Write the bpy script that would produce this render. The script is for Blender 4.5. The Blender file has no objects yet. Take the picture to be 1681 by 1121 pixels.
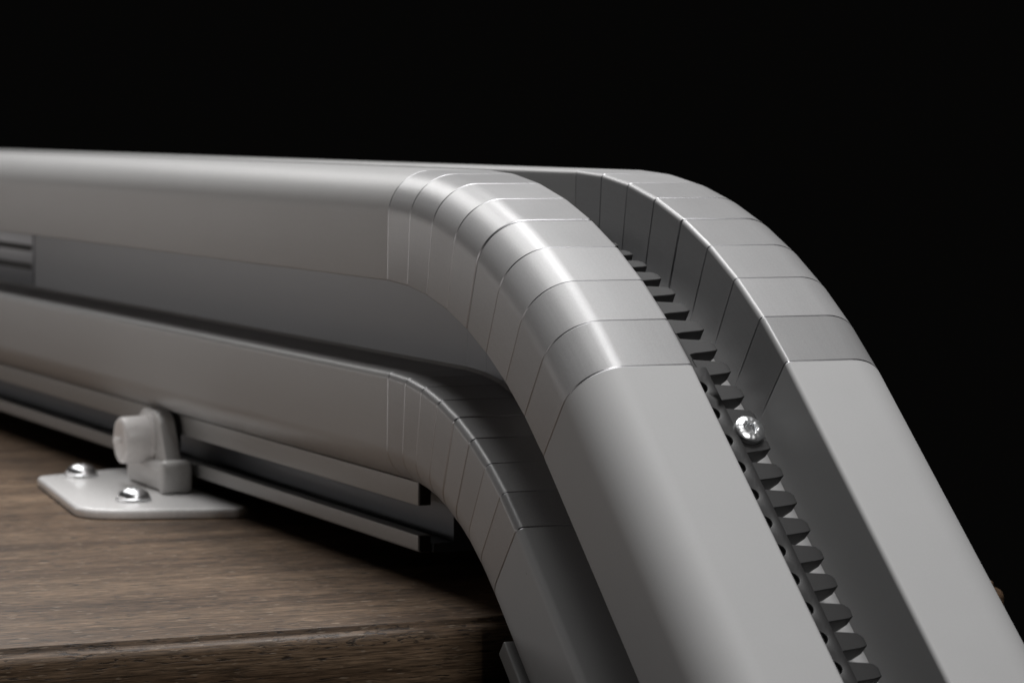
import bpy, bmesh, math, random
from mathutils import Vector, Matrix
random.seed(7)
S = bpy.context.scene
C = S.collection
R = math.radians

# ------------------------------------------------------------------ camera
cam_d = bpy.data.cameras.new('camera'); cam = bpy.data.objects.new('camera', cam_d); C.objects.link(cam)
cam.location = (1.3103, -0.5750, 0.0198)
cam.rotation_euler = (1.5011, -0.0049, 1.1505)
cam_d.sensor_width = 36.0; cam_d.lens = 36.0*5019.5/1681.0
cam_d.clip_start = 0.01; cam_d.clip_end = 50
cam_d.dof.use_dof = True; cam_d.dof.focus_distance = 1.29; cam_d.dof.aperture_fstop = 18.0
S.camera = cam
# ------------------------------------------------------------------ world and lamps
w = bpy.data.worlds.new('World'); S.world = w; w.use_nodes = True
bg = w.node_tree.nodes['Background']; bg.inputs[0].default_value = (1.0, .96, .9, 1); bg.inputs[1].default_value = 0.0015

def area(name, loc, target, sx, sy, power, color, along=None):
    l = bpy.data.lights.new(name, 'AREA'); l.shape = 'RECTANGLE'; l.size = sx; l.size_y = sy
    l.energy = power; l.color = color
    o = bpy.data.objects.new(name, l); C.objects.link(o); o.location = loc
    zz = (Vector(loc)-Vector(target)).normalized()
    a = Vector(along) if along else Vector((0, 0, 1)).cross(zz)      # direction of the long side
    xx = (a-zz*a.dot(zz)).normalized(); yy = zz.cross(xx)
    o.rotation_euler = Matrix((xx, yy, zz)).transposed().to_euler()
    return o
area('softbox_overhead', (-.24, .24, 1.13), (-.10, 0.02, 0), 1.3, .28, 14.5, (1, .993, .99), (1, 0, 0))
area('strip_light', (-.68, -.17, 1.00), (-.10, -.03, 0), 1.65, .38, 9.6, (1, .99, .98), (1, 0, 0))
area('softbox_front', (1.22, .04, .88), (.12, 0, -.12), .26, .26, 7.0, (1, .985, .97))
area('added_side_fill', (-.60, -1.7, -.06), (-.30, 0, -.09), 1.9, .2, 3.3, (1, .95, .925))  # added low fill standing in for bounced room light
area('added_back_fill', (-2.1, -.95, -.02), (-.2, 0, -.08), .9, .22, 1.0, (1, .96, .94))  # extra unseen fill added for a satin reflection on the side faces
S.view_settings.view_transform = 'Standard'; S.view_settings.look = 'None'
S.view_settings.exposure = 0.12; S.view_settings.gamma = 1.0; S.view_settings.use_curve_mapping = False

# ------------------------------------------------------------------ material helpers
def mat(name):
    m = bpy.data.materials.new(name); m.use_nodes = True
    nt = m.node_tree; b = nt.nodes['Principled BSDF']
    return m, nt, b
def N(nt, typ, **kw):
    n = nt.nodes.new(typ)
    for k, v in kw.items():
        if k.startswith('i_'):
            key = k[2:]
            n.inputs[int(key) if key.isdigit() else key].default_value = v
        else: setattr(n, k, v)
    return n
def ramp(nt, src, stops):
    r = N(nt, 'ShaderNodeValToRGB'); e = r.color_ramp.elements
    while len(e) < len(stops): e.new(.5)
    for k, (p, c) in enumerate(stops):
        e[k].position = p; e[k].color = (c, c, c, 1) if not isinstance(c, tuple) else (*c, 1)
    nt.links.new(src, r.inputs[0]); return r.outputs[0]
def mapped(nt, kind, scale):
    t = N(nt, 'ShaderNodeTexCoord'); mp = N(nt, 'ShaderNodeMapping'); mp.inputs['Scale'].default_value = scale
    nt.links.new(t.outputs[kind], mp.inputs[0]); return mp.outputs[0]
def math_(nt, op, a, b=None, c=None):
    n = N(nt, 'ShaderNodeMath', operation=op)
    for k, x in enumerate((a, b, c)):
        if x is None: continue
        if isinstance(x, (int, float)): n.inputs[k].default_value = x
        else: nt.links.new(x, n.inputs[k])
    return n.outputs[0]
def mix(nt, fac, a, b, mode='MIX'):
    n = N(nt, 'ShaderNodeMix', data_type='RGBA', blend_type=mode)
    if isinstance(fac, (int, float)): n.inputs[0].default_value = fac
    else: nt.links.new(fac, n.inputs[0])
    for k, x in ((6, a), (7, b)):
        if isinstance(x, tuple): n.inputs[k].default_value = (*x, 1)
        else: nt.links.new(x, n.inputs[k])
    return n.outputs[2]
def specks(nt, scale, size, keep):
    v = N(nt, 'ShaderNodeTexVoronoi', voronoi_dimensions='3D'); v.inputs['Scale'].default_value = scale
    nt.links.new(mapped(nt, 'Object', (1, 1, 1)), v.inputs['Vector'])
    sep = N(nt, 'ShaderNodeSeparateColor'); nt.links.new(v.outputs['Color'], sep.inputs[0])
    near = math_(nt, 'LESS_THAN', v.outputs['Distance'], math_(nt, 'MULTIPLY', sep.outputs[1], size))
    return math_(nt, 'MULTIPLY', near, math_(nt, 'LESS_THAN', sep.outputs[0], keep))

def metal(name, col, rough, metallic, vary=.06, streak=.12, grain=.35, dust=.02, spk=(.75, .74, .72), fine=.10):
    m, nt, b = mat(name)
    oi = N(nt, 'ShaderNodeObjectInfo')
    n1 = N(nt, 'ShaderNodeTexNoise'); n1.inputs['Scale'].default_value = 1; n1.inputs['Detail'].default_value = 4
    nt.links.new(mapped(nt, 'UV', (14, 900, 1)), n1.inputs[0])            # drawing lines along the extrusion
    n2 = N(nt, 'ShaderNodeTexNoise'); n2.inputs['Scale'].default_value = 55; n2.inputs['Detail'].default_value = 5
    nt.links.new(mapped(nt, 'Object', (1, 1, 1)), n2.inputs[0])           # blotches
    n3 = N(nt, 'ShaderNodeTexNoise'); n3.inputs['Scale'].default_value = 1700; n3.inputs['Detail'].default_value = 2
    nt.links.new(mapped(nt, 'Object', (1, 1, 1)), n3.inputs[0])           # fine etched grain
    lum = math_(nt, 'ADD', math_(nt, 'MULTIPLY', math_(nt, 'SUBTRACT', n2.outputs[0], .5), .05),
                math_(nt, 'MULTIPLY', math_(nt, 'SUBTRACT', oi.outputs['Random'], .5), vary))
    lum = math_(nt, 'ADD', lum, math_(nt, 'MULTIPLY', math_(nt, 'SUBTRACT', n1.outputs[0], .5), streak))
    lum = math_(nt, 'ADD', lum, math_(nt, 'MULTIPLY', math_(nt, 'SUBTRACT', n3.outputs[0], .5), fine))
    lum = math_(nt, 'ADD', lum, 1.0)
    tone = N(nt, 'ShaderNodeSeparateColor'); nt.links.new(oi.outputs['Color'], tone.inputs[0])
    lum = math_(nt, 'MULTIPLY', lum, tone.outputs[0])
    base = N(nt, 'ShaderNodeVectorMath', operation='SCALE'); base.inputs[0].default_value = col
    nt.links.new(lum, base.inputs['Scale'])
    sp = specks(nt, 240, .09, dust)
    nt.links.new(mix(nt, sp, base.outputs[0], spk), b.inputs['Base Color'])
    nt.links.new(math_(nt, 'MULTIPLY', metallic, math_(nt, 'SUBTRACT', 1.0, sp)), b.inputs['Metallic'])
    rr = math_(nt, 'ADD', rough, math_(nt, 'MULTIPLY', math_(nt, 'SUBTRACT', n2.outputs[0], .5), .06))
    rr = math_(nt, 'ADD', rr, math_(nt, 'MULTIPLY', math_(nt, 'SUBTRACT', oi.outputs['Random'], .5), .07))
    nt.links.new(rr, b.inputs['Roughness'])
    bp = N(nt, 'ShaderNodeBump'); bp.inputs['Strength'].default_value = grain; bp.inputs['Distance'].default_value = .00004
    h = math_(nt, 'ADD', math_(nt, 'MULTIPLY', n3.outputs[0], .6), math_(nt, 'MULTIPLY', n1.outputs[0], .7))
    nt.links.new(h, bp.inputs['Height']); nt.links.new(bp.outputs[0], b.inputs['Normal'])
    return m
M = {}
M['alu'] = metal('satin_aluminium', (.335, .334, .338), .36, .12, dust=.006, fine=.30)
M['alu_level'] = metal('satin_aluminium_level', (.35, .348, .347), .42, .08, streak=.05, dust=.008, fine=.22)
M['coat'] = metal('grey_powder_coat', (.40, .40, .402), .60, .0, vary=.02, streak=.015, grain=.4, dust=.008, spk=(.17, .165, .16))
M['groove'] = metal('mill_aluminium', (.62, .62, .625), .36, .1)
M['lip'] = metal('grey_channel_lip', (.28, .277, .272), .38, .1, streak=.05)
M['recess_wall'] = metal('dark_recess_wall', (.20, .207, .225), .34, .1, streak=.05)  # darker than the tubes so the lip edge stands out

def simple(name, col, rough, metallic=0.0, bump=0.0, scale=800, sp=None, spec=.5):
    m, nt, b = mat(name)
    b.inputs['Roughness'].default_value = rough; b.inputs['Metallic'].default_value = metallic
    b.inputs['Specular IOR Level'].default_value = spec
    n = N(nt, 'ShaderNodeTexNoise'); n.inputs['Scale'].default_value = scale; n.inputs['Detail'].default_value = 4
    nt.links.new(mapped(nt, 'Object', (1, 1, 1)), n.inputs[0])
    c = mix(nt, n.outputs[0], tuple(x*.86 for x in col), tuple(min(1, x*1.14) for x in col))
    if sp:
        f = specks(nt, *sp); c = mix(nt, f, c, (.7, .7, .68))
    nt.links.new(c, b.inputs['Base Color'])
    if bump:
        bp = N(nt, 'ShaderNodeBump'); bp.inputs['Strength'].default_value = bump; bp.inputs['Distance'].default_value = .0001
        nt.links.new(n.outputs[0], bp.inputs['Height']); nt.links.new(bp.outputs[0], b.inputs['Normal'])
    return m
M['weld'] = simple('bare_weld_seam', (.34, .34, .35), .40, 1, .3, 1400)
M['rack'] = simple('black_nylon', (.014, .0136, .014), .50, 0, .5, 1500, (330, .12, .10), spec=.35)
M['zinc'] = simple('zinc_plated_steel', (.80, .81, .82), .29, 1, .12, 900)
M['recess'] = simple('zinc_recess', (.45, .45, .46), .25, 1)
M['plastic'] = simple('warm_grey_plastic', (.71, .685, .672), .34, 0, .06, 600)
M['plate'] = simple('white_enamelled_steel', (.80, .79, .785), .24, 0, .08, 500)
M['casting'] = simple('grey_cast_bracket', (.50, .49, .48), .38, .1, .2, 700)
M['rubber'] = simple('dark_rubber', (.02, .019, .018), .6, 0, .2, 900, spec=.3)
M['slot'] = simple('shaded_slot', (.075, .08, .09), .42, .6, .1, 900)  # near-black slot shade put into the base colour

def wood():
    m, nt, b = mat('brown_oak_laminate')
    t = N(nt, 'ShaderNodeTexCoord'); sep = N(nt, 'ShaderNodeSeparateXYZ'); nt.links.new(t.outputs['Object'], sep.inputs[0])
    a = math_(nt, 'SUBTRACT', math_(nt, 'MULTIPLY', sep.outputs[0], .38), sep.outputs[2])          # runs on over the nosing
    def vec(sa, sy):
        c = N(nt, 'ShaderNodeCombineXYZ')
        nt.links.new(math_(nt, 'MULTIPLY', a, sa), c.inputs[0]); nt.links.new(math_(nt, 'MULTIPLY', sep.outputs[1], sy), c.inputs[1])
        return c.outputs[0]
    def noise(v, det, rough=.55, dist=0.0):
        n = N(nt, 'ShaderNodeTexNoise'); n.inputs['Scale'].default_value = 1; n.inputs['Detail'].default_value = det
        n.inputs['Roughness'].default_value = rough; n.inputs['Distortion'].default_value = dist
        nt.links.new(v, n.inputs[0]); return n.outputs[0]
    broad = noise(vec(62, 2.4), 4, .6, .6)
    fine = noise(vec(460, 7), 5, .65)
    fibre = noise(vec(1350, 70), 3, .65)
    pore = noise(vec(900, 110), 2, .5)
    mott = noise(vec(150, 26), 4, .6)
    c = ramp(nt, broad, [(.30, (.048, .029, .018)), (.46, (.106, .067, .041)), (.54, (.130, .085, .053)), (.70, (.200, .136, .087))])
    c = mix(nt, .8, c, ramp(nt, fine, [(.3, .5), (.7, 1.35)]), 'MULTIPLY')
    c = mix(nt, .85, c, ramp(nt, fibre, [(.34, .34), (.66, 1.6)]), 'MULTIPLY')
    c = mix(nt, .35, c, ramp(nt, mott, [(.3, .7), (.7, 1.2)]), 'MULTIPLY')
    pm = ramp(nt, pore, [(.33, 1.0), (.42, 0.0)])
    pm = math_(nt, 'MULTIPLY', pm, ramp(nt, mott, [(.40, 0.15), (.56, 1.0)]))
    # torn grain along the worn nosing: chips with a shape of their own
    zr = math_(nt, 'SUBTRACT', sep.outputs[2], TZ)
    edge = math_(nt, 'MULTIPLY', math_(nt, 'LESS_THAN', zr, -.0004), math_(nt, 'GREATER_THAN', zr, -.0085))
    chip = ramp(nt, noise(vec(520, 150), 3, .65), [(.40, 1.0), (.47, 0.0)])
    chip = math_(nt, 'MULTIPLY', math_(nt, 'MULTIPLY', chip, edge), ramp(nt, noise(vec(60, 38), 3, .6), [(.46, 0.0), (.54, 1.0)]))
    pm = math_(nt, 'MAXIMUM', pm, chip)
    c = mix(nt, math_(nt, 'MULTIPLY', pm, .85), c, (.018, .013, .011))
    fl = ramp(nt, noise(vec(800, 120), 2, .5), [(.64, 0.0), (.70, .6)])
    c = mix(nt, fl, c, (.30, .235, .175))  # pale fibre flecks, with their glints put into the colour
    nt.links.new(c, b.inputs['Base Color'])
    nt.links.new(ramp(nt, fine, [(.2, .40), (.8, .56)]), b.inputs['Roughness'])
    b.inputs['Specular IOR Level'].default_value = .22
    h = math_(nt, 'SUBTRACT', math_(nt, 'ADD', math_(nt, 'MULTIPLY', fibre, .35), math_(nt, 'MULTIPLY', fine, .35)), pm)
    bp = N(nt, 'ShaderNodeBump'); bp.inputs['Strength'].default_value = .5; bp.inputs['Distance'].default_value = .00026
    nt.links.new(h, bp.inputs['Height']); nt.links.new(bp.outputs[0], b.inputs['Normal'])
    return m
TZ = -.192; NX = .1070          # height of the tread and its front face
M['wood'] = wood()

# ------------------------------------------------------------------ object helpers
def link(name, me, m, parent=None, loc=None):
    o = bpy.data.objects.new(name, me); C.objects.link(o)
    if m and not me.materials: me.materials.append(M[m])
    if parent: o.parent = parent
    if loc: o.location = loc
    return o
def empty(name, label, cat, loc=(0, 0, 0)):
    o = bpy.data.objects.new(name, None); C.objects.link(o); o.location = loc; o.empty_display_size = .02
    o['label'] = label; o['category'] = cat; return o
def finish(bm, name, ang=28):
    bmesh.ops.remove_doubles(bm, verts=bm.verts, dist=1e-7)
    bmesh.ops.recalc_face_normals(bm, faces=bm.faces)
    me = bpy.data.meshes.new(name); bm.to_mesh(me); bm.free()
    for p in me.polygons: p.use_smooth = True
    me.set_sharp_from_angle(angle=R(ang)); return me
def rpoly(pts, seg=6):
    """polygon of (x, y, radius) corners -> points with arcs"""
    out = []; n = len(pts)
    for i in range(n):
        x, y, r = pts[i]; p = Vector((x, y))
        if r <= 0: out.append((x, y)); continue
        a = (Vector(pts[i-1][:2])-p).normalized(); b = (Vector(pts[(i+1) % n][:2])-p).normalized()
        half = a.angle(b)/2; d = r/math.tan(half); ctr = p+(a+b).normalized()*(r/math.sin(half))
        s = p+a*d-ctr; e = p+b*d-ctr
        t0 = math.atan2(s.y, s.x); dt = math.atan2(e.y, e.x)-t0
        while dt > math.pi: dt -= 2*math.pi
        while dt < -math.pi: dt += 2*math.pi
        k = max(3, int(seg*(2.4 if r > 10 else 1.5)))
        for j in range(k+1):
            t = t0+dt*j/k; out.append((ctr.x+r*math.cos(t), ctr.y+r*math.sin(t)))
    return out
def inset(poly, d):
    n = len(poly); area_ = sum(poly[i-1][0]*poly[i][1]-poly[i][0]*poly[i-1][1] for i in range(n)); sg = 1 if area_ > 0 else -1
    out = []
    for i in range(n):
        a = Vector(poly[i-1]); p = Vector(poly[i]); b = Vector(poly[(i+1) % n])
        e1 = (p-a); e2 = (b-p)
        n1 = Vector((-e1.y, e1.x)).normalized()*sg if e1.length > 1e-9 else Vector((0, 0))
        n2 = Vector((-e2.y, e2.x)).normalized()*sg if e2.length > 1e-9 else Vector((0, 0))
        nn = n1+n2
        nn = nn.normalized() if nn.length > 1e-6 else n1
        out.append((p.x+nn.x*d, p.y+nn.y*d))
    return out

# ------------------------------------------------------------------ rail geometry: level run, eight mitred wedges, sloped run
L, D0, DM, D8 = .0278, .0481, .0880, .0558
ds = [D0]+[DM]*7+[D8]
JT = []; x = z = ang = 0.0
for k in range(9):
    JT.append((x, z, ang+ds[k]/2, ds[k])); ang += ds[k]
    x += L*math.cos(ang); z -= L*math.sin(ang)
ANG = ang
def jpt(k, u, v):                     # profile point (metres) on mitre plane k
    jx, jz, a, d = JT[k]; s = v/math.cos(d/2)
    return Vector((jx+math.sin(a)*s, u, jz+math.cos(a)*s))
def slope_pt(s, u, v):
    jx, jz = JT[8][:2]; c, sn = math.cos(ANG), math.sin(ANG)
    return Vector((jx+c*s+sn*v, u, jz-sn*s+c*v))
def level_pt(xx, u, v): return Vector((xx, u, v))
DIRS = []; a_ = 0.0
for k in range(9):
    DIRS.append(Vector((math.cos(a_), 0, -math.sin(a_)))); a_ += ds[k]
DIRS.append(Vector((math.cos(a_), 0, -math.sin(a_))))      # DIRS[i] = heading of piece i (0 level, 1..8 wedges, 9 slope)
LEVEL_X0 = -1.35; SLOPE_S1 = .42

def piece(i, poly, g0=.00055, g1=.00055, x0=LEVEL_X0, x1=None, s1=SLOPE_S1, lo=None, seam=False):
    """extrude poly (metres, u/v) along piece i between its mitre planes; the ends are chamfered so that seams show"""
    def plane(j, u, v): return jpt(j, u, v)
    ins0 = inset(poly, g0*.45); ins1 = inset(poly, g1*.45); dr = DIRS[i]
    if i == 0: A = lambda u, v: level_pt(x0, u, v)
    elif i == 9 and lo is not None: A = lambda u, v: slope_pt(lo, u, v)
    else: A = lambda u, v: plane(i-1, u, v)
    if i == 9: B = lambda u, v: slope_pt(s1, u, v)
    elif i == 0 and x1 is not None: B = lambda u, v: level_pt(x1, u, v)
    else: B = lambda u, v: plane(i, u, v)
    bm = bmesh.new(); uvl = bm.loops.layers.uv.new('UVMap')
    rings = [[A(*q)+dr*1e-5 for q in ins0], [A(*q)+dr*g0 for q in poly], [B(*q)-dr*g1 for q in poly], [B(*q)-dr*1e-5 for q in ins1]]
    vs = [[bm.verts.new(p) for p in r] for r in rings]
    n = len(poly); per = [0.0]
    for j in range(n): per.append(per[-1]+(Vector(poly[j])-Vector(poly[(j+1) % n])).length)
    off = i*3.37
    for q in range(3):
        for j in range(n):
            f = bm.faces.new((vs[q][j], vs[q][(j+1) % n], vs[q+1][(j+1) % n], vs[q+1][j]))
            f.material_index = 1 if (q != 1 and seam) else 0
            for lp, (a, jj) in zip(f.loops, ((q, j), (q, j+1), (q+1, j+1), (q+1, j))):
                lp[uvl].uv = (off+(rings[a][jj % n]-rings[0][jj % n]).length, per[jj]+i*.41)
    bm.faces.new(vs[0]); bm.faces.new(vs[3])
    return finish(bm, 'section', 13)
mm = lambda pts: [(a*.001, b*.001) for a, b in pts]
mirror = lambda poly: [(.045-a, b) for a, b in reversed(poly)]
NEAR = mm(rpoly([(1.0, 0, 2.2), (-51.4, 0, 21), (-51.4, -50.8, .6), (-48.6, -50.8, .6), (-48.6, -47, .5), (-11, -47, 0), (1.0, -47, 0)]))
FAR = mirror(NEAR)   # groove walls at u = 1 and 44 mm
LOW = mm(rpoly([(-10.75, -91.8, 0), (-12.3, -93.3, 0), (-50.7, -93.3, 3.6), (-50.7, -144.4, 17), (-10.75, -144.4, 0)]))
LOWF = mirror(LOW)
CORE = mm([(1.06, -40), (43.94, -40), (43.94, -47.3), (55.6, -47.3), (55.6, -145), (-10.6, -145), (-10.6, -47.3), (1.06, -47.3)])

rail = empty('stair_lift_rail', 'curved aluminium stair lift rail bending down over the stair edge', 'rail')
def section(name, i, m, mt=None, label=None, **kw):
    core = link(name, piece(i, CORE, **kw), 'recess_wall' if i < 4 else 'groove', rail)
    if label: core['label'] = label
    for nm, poly in (('guide_tube', NEAR), ('guide_tube', FAR), ('side_rail', LOW), ('side_rail', LOWF)):
        if poly is FAR and i == 0:
            link(nm, piece(0, poly, x1=-.2019, **kw), m, core)
            link(nm, piece(0, poly, x0=-.2021, **kw), m, core)
            continue
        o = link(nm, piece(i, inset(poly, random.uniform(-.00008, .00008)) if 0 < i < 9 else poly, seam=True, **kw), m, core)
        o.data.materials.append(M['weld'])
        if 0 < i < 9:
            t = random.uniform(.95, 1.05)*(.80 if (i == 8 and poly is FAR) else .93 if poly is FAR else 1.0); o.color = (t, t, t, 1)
    return core
section('level_section', 0, 'alu_level', label='level length of satin aluminium rail')
for i in range(1, 9):
    wide = .00038+.00018*random.random()
    section('bend_segment', i, 'alu', g0=.0011 if i == 5 else wide, g1=.0008 if i == 4 else wide)
section('sloped_section', 9, 'coat', label='straight sloped length of matt grey rail')

# ------------------------------------------------------------------ mounting channel under the rail (level and sloped)
UPLIP = mm(rpoly([(-36.6, -144.9, .3), (-36.6, -156, .5), (-30.2, -156, .5), (-30.2, -144.9, 0)]))
LOLIP = mm(rpoly([(-36.6, -169.7, .7), (-36.6, -177.8, 1.6), (-30.2, -177.8, 0), (-30.2, -169.7, .7)]))
WEB = mm([(-20, -150.3), (65, -150.3), (65, -173), (81, -173), (81, -177.6), (-30.15, -177.6), (-30.15, -173.4), (-20, -173.0)])
def channel(i, xe, **kw):
    kw2 = dict(kw)
    if i == 0: kw2['x1'] = xe+.0035
    ch = link('mounting_channel', piece(i, WEB, g0=.0001, g1=.0001, **kw2), 'slot', rail)
    if i == 0: kw2['x1'] = xe
    for poly in (UPLIP, LOLIP):
        link('channel_lip', piece(i, poly, g0=.0003, g1=.0003, **kw2), 'lip', ch)
        link('channel_lip', piece(i, mirror(poly), g0=.0003, g1=.0003, **kw2), 'alu_level', ch)
        if i == 0:
            cap = inset(poly, .0004)
            link('dark_lip_end', piece(0, cap, g0=.0001, g1=.0002, x0=xe+.00005, x1=xe+.0012), 'rubber', ch)  # dark piece that closes the cut end of the lip
    return ch
channel(0, .0004)
# the sloped run is carried by a flatter channel that starts just clear of the stair edge
SLWEB = mm([(-42.6, -144.7), (87.6, -144.7), (87.6, -149), (-42.6, -149)])
SLLIP = mm(rpoly([(-48.2, -144.7, .8), (-42.7, -144.7, .5), (-42.7, -153.2, .5), (-48.2, -153.2, .8)]))
ch = link('mounting_channel', piece(9, SLWEB, g0=.0001, g1=.0001, lo=.0225), 'slot', rail)
for poly in (SLLIP, mirror(SLLIP)): link('channel_lip', piece(9, poly, g0=.0004, g1=.0004, lo=.0222), 'alu_level', ch)

# thin plate with two dark bars on the recessed side wall, at the far left
def box_mesh(name, lo, hi, bev=0.0, seg=2):
    bm = bmesh.new(); bmesh.ops.create_cube(bm, size=1)
    for v in bm.verts: v.co = Vector([lo[k]+(v.co[k]+.5)*(hi[k]-lo[k]) for k in range(3)])
    if bev: bmesh.ops.bevel(bm, geom=bm.edges[:], offset=bev, segments=seg, affect='EDGES', profile=.5)
    return finish(bm, name)
jp = link('wall_plate', box_mesh('wall_plate', (-1.1, -.0113, -.0915), (-.766, -.0107, -.0500), .0002), 'recess_wall', rail)
for zc in (-.0655, -.0785):
    link('slot', box_mesh('slot', (-1.08, -.0118, zc-.0022), (-.770, -.0114, zc+.0022), .0001), 'rubber', jp)

# ------------------------------------------------------------------ black gear rack in the groove
PITCH = .0151
def rack_path(v):
    pts = [level_pt(-.30, 0, v)]+[jpt(k, 0, v) for k in range(9)]+[slope_pt(.40, 0, v)]
    return pts
RP = rack_path(-.026)
acc = [0.0]
for a, b in zip(RP, RP[1:]): acc.append(acc[-1]+(b-a).length)
S8 = acc[9]
def on_path(s):
    for k in range(len(RP)-1):
        if s <= acc[k+1] or k == len(RP)-2:
            t = (s-acc[k])/(acc[k+1]-acc[k]); p = RP[k].lerp(RP[k+1], t)
            d0 = (RP[k+1]-RP[k]).normalized()
            # ease the heading through the joints
            prev = (RP[k]-RP[k-1]).normalized() if k > 0 else d0
            nxt = (RP[k+2]-RP[k+1]).normalized() if k+2 < len(RP) else d0
            if 0 < k < len(RP)-2: d = (prev*(1-t)*.5+d0+nxt*t*.5).normalized()
            else: d = d0
            return p, d
def rack_frame(s):
    p, d = on_path(s); up = Vector((-d.z, 0, d.x))
    if up.z < 0: up = -up
    return Matrix(((d.x, 0, up.x, p.x), (d.y, 1, up.y, p.y), (d.z, 0, up.z, p.z), (0, 0, 0, 1)))
# the base bar, swept along the groove
bm = bmesh.new(); prof = mm(rpoly([(3, 0, .4), (22.3, 0, .6), (22.3, -7, .4), (3, -7, .4)]))
rings = []
smp = [acc[9]*k/46 for k in range(47)]+[acc[9]+.40]
smp[-1] = acc[-1]
for s in smp:
    Mx = rack_frame(s); rings.append([bm.verts.new(Mx @ Vector((0, u, v))) for u, v in prof])
n = len(prof)
for a, b in zip(rings, rings[1:]):
    for j in range(n): bm.faces.new((a[j], a[(j+1) % n], b[(j+1) % n], b[j]))
bm.faces.new(rings[0]); bm.faces.new(rings[-1])
rack = link('gear_rack', finish(bm, 'gear_rack'), 'rack', rail); rack['label'] = 'black plastic toothed rack in the groove'
# one tooth (local: x down the rack, y across, z up)
def tooth_mesh(name, x0, x1, tip=1.0):
    top = mm(rpoly([(x0-.9, 21.4, 0), (x0-.2, 26.5, 3.0), (x0+1.0, 35.2, 2.8), (x0+3.6, 37.0, 1.6), (x1-1.2, 36.7, 1.3), (x1-.4, 33.5, 1.4), (x1+.6, 25.0, 3), (x1+1.6, 21.4, 0)], 4))
    bm = bmesh.new(); cx = (x0+x1)/2*.001
    def ring(z, kx, ku, ins):
        pl = inset(top, ins)
        return [bm.verts.new((cx+(p[0]-cx)*kx, .0214+(p[1]-.0214)*ku, z)) for p in pl]
    rs = [ring(0, 1, 1, .0003), ring(-.0003, 1, 1, 0), ring(-.0048, .97, .965, 0), ring(-.0084, .90, .80, 0)]
    k = len(top)
    for a, b in zip(rs, rs[1:]):
        for j in range(k): bm.faces.new((a[j], a[(j+1) % k], b[(j+1) % k], b[j]))
    bm.faces.new(rs[0]); bm.faces.new(rs[-1])
    return finish(bm, name, 24)
tm = tooth_mesh('tooth', -4.6, 4.6); tm.materials.append(M['rack'])
PHASE = .0810
k0 = -int((S8+PHASE-.12)/PITCH)
for k in range(k0, 12):
    o = link('tooth', tm, None, rack); o.matrix_local = rack_frame(S8+PHASE+k*PITCH+random.uniform(-.00012, .00012)) @ Matrix.Rotation(random.uniform(-.012, .012), 4, 'Z')
# perforated cover strip over the back of the rack, sloped run only
def strip():
    bm = bmesh.new(); w0, w1 = .004, .0234; hc, hr = .0150, .0044; zt, zb = .0023, .00003; nseg = 20
    s0 = S8-.012; cnt = 27
    start = PHASE+S8+.0002-int((PHASE+.012)/PITCH)*PITCH-PITCH/2
    for t in range(cnt):
        c = start+PITCH*(t+.5); a, b = c-PITCH/2, c+PITCH/2
        if t == 0: a -= .004
        per = []; cir = []
        for j in range(nseg):
            th = 2*math.pi*j/nseg; dx, dy = math.cos(th), math.sin(th)
            cir.append((c+hr*.86*dx, hc+hr*dy))
            # hit on the rectangle
            tx = ((b-c) if dx > 0 else (a-c))/dx if abs(dx) > 1e-6 else 9
            ty = ((w1-hc) if dy > 0 else (w0-hc))/dy if abs(dy) > 1e-6 else 9
            q = min(tx, ty); per.append((c+dx*q, hc+dy*q))
        for cx, cy in ((a, w0), (a, w1), (b, w0), (b, w1)):      # snap nearest to the corners
            j = min(range(nseg), key=lambda q: (per[q][0]-cx)**2+(per[q][1]-cy)**2); per[j] = (cx, cy)
        P = lambda q, zz: slope_pt(q[0]-S8, q[1], -.026+zz)
        it = [bm.verts.new(P(q, zt)) for q in cir]; ot = [bm.verts.new(P(q, zt)) for q in per]
        ib = [bm.verts.new(P(q, zb)) for q in cir]; ob = [bm.verts.new(P(q, zb)) for q in per]
        for j in range(nseg):
            j2 = (j+1) % nseg
            bm.faces.new((it[j], it[j2], ot[j2], ot[j])); bm.faces.new((it[j], ib[j], ib[j2], it[j2]))
            edge_y = abs(per[j][1]-per[j2][1]) < 1e-7
            if edge_y or t in (0, cnt-1): bm.faces.new((ot[j], ot[j2], ob[j2], ob[j]))
    bmesh.ops.remove_doubles(bm, verts=bm.verts, dist=1e-6)
    es = [e for e in bm.edges if len(e.link_faces) == 2 and e.calc_face_angle(0) > 1.2]
    bmesh.ops.bevel(bm, geom=es, offset=.00045, segments=2, affect='EDGES', profile=.5)
    return finish(bm, 'cover_strip', 35)
link('cover_strip', strip(), 'rack', rack)
# pad under the screw
pm = tooth_mesh('screw_pad', -9.5, 10.0); pm.materials.append(M['rack'])
o = link('screw_pad', pm, None, rack); o.matrix_local = rack_frame(S8+.0155) @ Matrix.Translation((0, -.0003, .0002))

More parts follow.
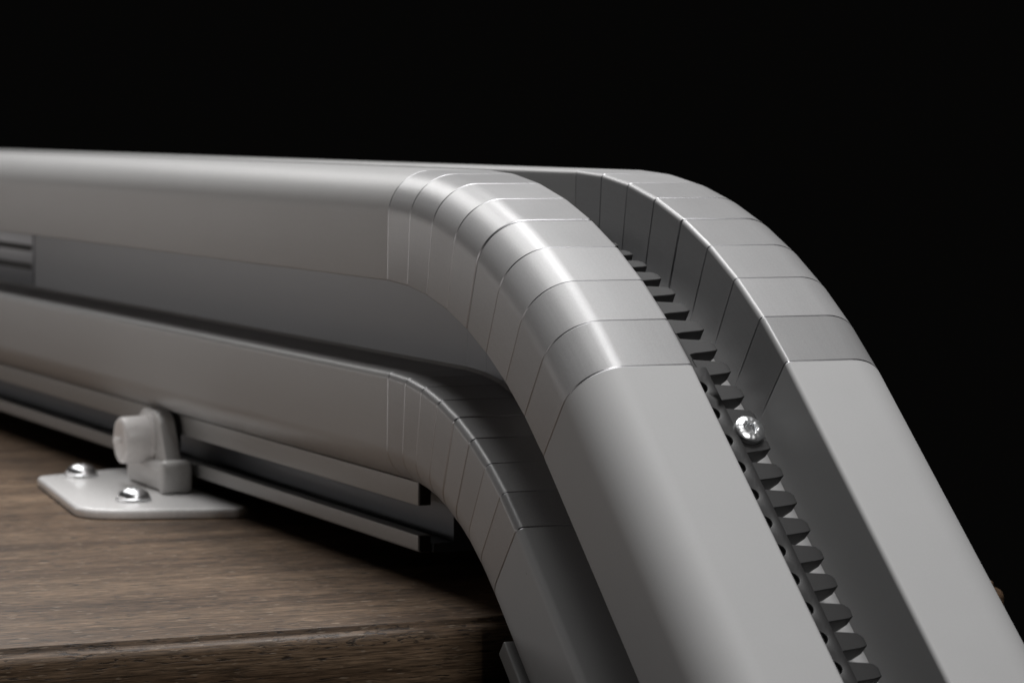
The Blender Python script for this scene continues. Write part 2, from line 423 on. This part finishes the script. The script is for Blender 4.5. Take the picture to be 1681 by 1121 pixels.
# ------------------------------------------------------------------ screws
def lathe(bm, prof, seg=40, cap=True):
    rings = []
    for r, z in prof:
        rings.append([bm.verts.new((r*math.cos(2*math.pi*j/seg), r*math.sin(2*math.pi*j/seg), z)) for j in range(seg)])
    for a, b in zip(rings, rings[1:]):
        for j in range(seg): bm.faces.new((a[j], a[(j+1) % seg], b[(j+1) % seg], b[j]))
    if cap: bm.faces.new(rings[0]); bm.faces.new(rings[-1])
    return rings
def torx_socket(bm, ring, r0, r1, z0, depth, seg):
    """six-lobed hole joined to the ring of vertices (outer edge of the socket mouth)"""
    star = lambda k: [(r0+(r1-r0)*(.5+.5*math.cos(6*2*math.pi*j/seg)))*k for j in range(seg)]
    prev = ring
    for k, zz in ((1.0, z0), (.97, z0-.0002), (.93, z0-depth)):
        cur = [bm.verts.new((r*math.cos(2*math.pi*j/seg), r*math.sin(2*math.pi*j/seg), zz)) for j, r in enumerate(star(k))]
        for j in range(seg): bm.faces.new((prev[j], prev[(j+1) % seg], cur[(j+1) % seg], cur[j]))
        prev = cur
    bm.faces.new(prev)
bm = bmesh.new(); seg = 48
rg = lathe(bm, [(.0052, 0), (.0060, .0003), (.0062, .0009), (.0062, .0022), (.0060, .0027)], seg, cap=False)
# radial serrations on the sloping head
prev = rg[-1]
for r, zz, amp in ((.0055, .0031, .00004), (.0047, .0034, .00006), (.0036, .00365, .00003), (.0031, .0037, 0)):
    cur = [bm.verts.new((r*math.cos(2*math.pi*j/seg), r*math.sin(2*math.pi*j/seg), zz+(amp if (j//2) % 2 else -amp))) for j in range(seg)]
    for j in range(seg): bm.faces.new((prev[j], prev[(j+1) % seg], cur[(j+1) % seg], cur[j]))
    prev = cur
torx_socket(bm, prev, .0019, .0027, .00355, .0018, seg)
bm.faces.new(rg[0])
sc = link('rack_screw', finish(bm, 'rack_screw', 22), 'zinc', rail); sc['label'] = 'shiny star socket screw holding the black rack'
sc.matrix_local = rack_frame(S8+.0150) @ Matrix.Translation((0, .0293, .0004)) @ Matrix.Rotation(R(8), 4, 'Y') @ Matrix.Rotation(R(14), 4, 'Z') @ Matrix.Scale(1.07, 4)

# ------------------------------------------------------------------ stair tread
bm = bmesh.new()
prof = rpoly([(-1.5, TZ, 0), (NX, TZ, .0058), (NX, TZ-.042, .004), (-1.5, TZ-.042, 0)], 8)
outline = rpoly([(-1.5, -.9, 0), (NX, -.9, 0), (NX, .2220, .012), (-1.5, .2220, 0)], 8)
# swept edge: outline inset by the round-over at each level
lv = []
lv = [(.0058, TZ), (.0054, TZ-.0001), (.0050, TZ-.0006), (.0047, TZ-.0021), (.0042, TZ-.0028), (.0030, TZ-.0033), (.0015, TZ-.0042), (.0005, TZ-.0054), (0, TZ-.0070)]
lv += [(0, TZ-.038), (.004, TZ-.042)]
prev = None
for dd, zz in lv:
    cur = [bm.verts.new((px, py, zz)) for px, py in inset(outline, dd)]
    if prev:
        k = len(cur)
        for j in range(k): bm.faces.new((prev[j], prev[(j+1) % k], cur[(j+1) % k], cur[j]))
    else: bm.faces.new(cur)
    prev = cur
bm.faces.new(prev)
tread = link('stair_tread', finish(bm, 'stair_tread', 50), 'wood')
tread['kind'] = 'structure'; tread['label'] = 'dark brown wood grain stair tread with rounded front edge'

# ------------------------------------------------------------------ mounting foot screwed to the tread
foot = empty('mounting_foot', 'white plate and grey bracket with round plastic knob screwed to the wooden tread', 'bracket', (-.345, -.07, TZ))
FO = Vector(foot.location)
def flink(name, me, m, parent=None): 
    me.transform(Matrix.Translation(-FO)); return link(name, me, m, parent or foot)
plate = rpoly([(-.441, -.0985, .010), (-.277, -.1192, .026), (-.250, -.030, .008), (-.469, -.030, .008)], 8)
bm = bmesh.new(); prev = None
th = .0058; br = .0022
lv = [(br*(1-math.sin(math.pi/2*t/5)), th-br+br*math.cos(math.pi/2*t/5)) for t in range(6)]+[(0, .001), (.0008, .0002)]
for dd, zz in lv:
    cur = [bm.verts.new((px, py, TZ+zz)) for px, py in inset(plate, dd)]
    if prev:
        k = len(cur)
        for j in range(k): bm.faces.new((prev[j], prev[(j+1) % k], cur[(j+1) % k], cur[j]))
    else: bm.faces.new(cur)
    prev = cur
bm.faces.new(prev)
flink('base_plate', finish(bm, 'base_plate', 60), 'plate')
PT = TZ+th
flink('foot_block', box_mesh('foot_block', (-.402, -.0560, PT-.0002), (-.330, -.0385, PT+.0160), .0045, 4), 'casting')
flink('end_lug', box_mesh('end_lug', (-.3330, -.0585, PT-.0001), (-.3230, -.0400, PT+.0188), .0036, 4), 'casting')
# upright ear: rounded top, flaring towards the block
bm = bmesh.new()
ear = rpoly([(-.401, PT+.0149, 0), (-.3985, -.1425, .0170), (-.3580, -.1425, .0180), (-.3420, PT+.0149, 0)], 8)
prev = None
for dd, yy in ((.0014, -.0500), (.0004, -.0496), (0, -.0486), (0, -.0410)):
    cur = [bm.verts.new((px, yy, pz)) for px, pz in inset(ear, dd)]
    if prev:
        k = len(cur)
        for j in range(k): bm.faces.new((prev[j], prev[(j+1) % k], cur[(j+1) % k], cur[j]))
    else: bm.faces.new(cur)
    prev = cur
bm.faces.new(prev)
flink('upright_ear', finish(bm, 'upright_ear', 40), 'casting')
# dark bushing between the ear and the channel
bm = bmesh.new(); lathe(bm, [(.0165, 0), (.0172, .0006), (.0172, .0040), (.0165, .0046)], 40)
me = finish(bm, 'bushing'); me.transform(Matrix.Translation((-.372, -.0368, -.1570)) @ Matrix.Rotation(R(90), 4, 'X'))
flink('bushing', me, 'rubber')
# knob
bm = bmesh.new()
lathe(bm, [(.0150, 0), (.0150, .0012), (.0139, .0018), (.0134, .0148), (.0131, .0163), (.0122, .0172), (.0112, .0174), (.0104, .0168), (.0020, .0164)], 56)
me = finish(bm, 'knob', 40); KX = Matrix.Translation((-.3760, -.0500, -.1600)) @ Matrix.Rotation(R(90), 4, 'X'); me.transform(KX)
kn = flink('knob', me, 'plastic')
bm = bmesh.new(); lathe(bm, [(.0018, .0160), (.0017, .0198), (.0013, .0208), (.0004, .0212)], 20)
me = finish(bm, 'centre_nub', 60); me.transform(KX); flink('centre_nub', me, 'plastic', kn)
# pan head screws
def pan(x, y, rot):
    bm = bmesh.new(); sg = 48
    pr = [(.0083, 0), (.0088, .0003), (.0088, .0012), (.0083, .0016)]
    pr += [(.0080*math.cos(a), .0016+.0049*math.sin(a)) for a in [R(q) for q in (0, 10, 20, 30, 40, 50, 60)]]
    rg = lathe(bm, pr, sg, cap=False); bm.faces.new(rg[0])
    torx_socket(bm, rg[-1], .0021, .0031, pr[-1][1]+.00035, .0022, sg)
    me = finish(bm, 'screw', 35); me.transform(Matrix.Translation((x, y, PT+.0001)) @ Matrix.Rotation(rot, 4, 'Z') @ Matrix.Scale(1.13, 4))
    return flink('screw', me, 'zinc')
pan(-.4310, -.0740, .3); pan(-.3060, -.0802, .9)

# ------------------------------------------------------------------ render settings
S.render.engine = 'CYCLES'
S.cycles.max_bounces = 10; S.cycles.glossy_bounces = 8; S.cycles.diffuse_bounces = 5
S.cycles.sample_clamp_indirect = 6.0
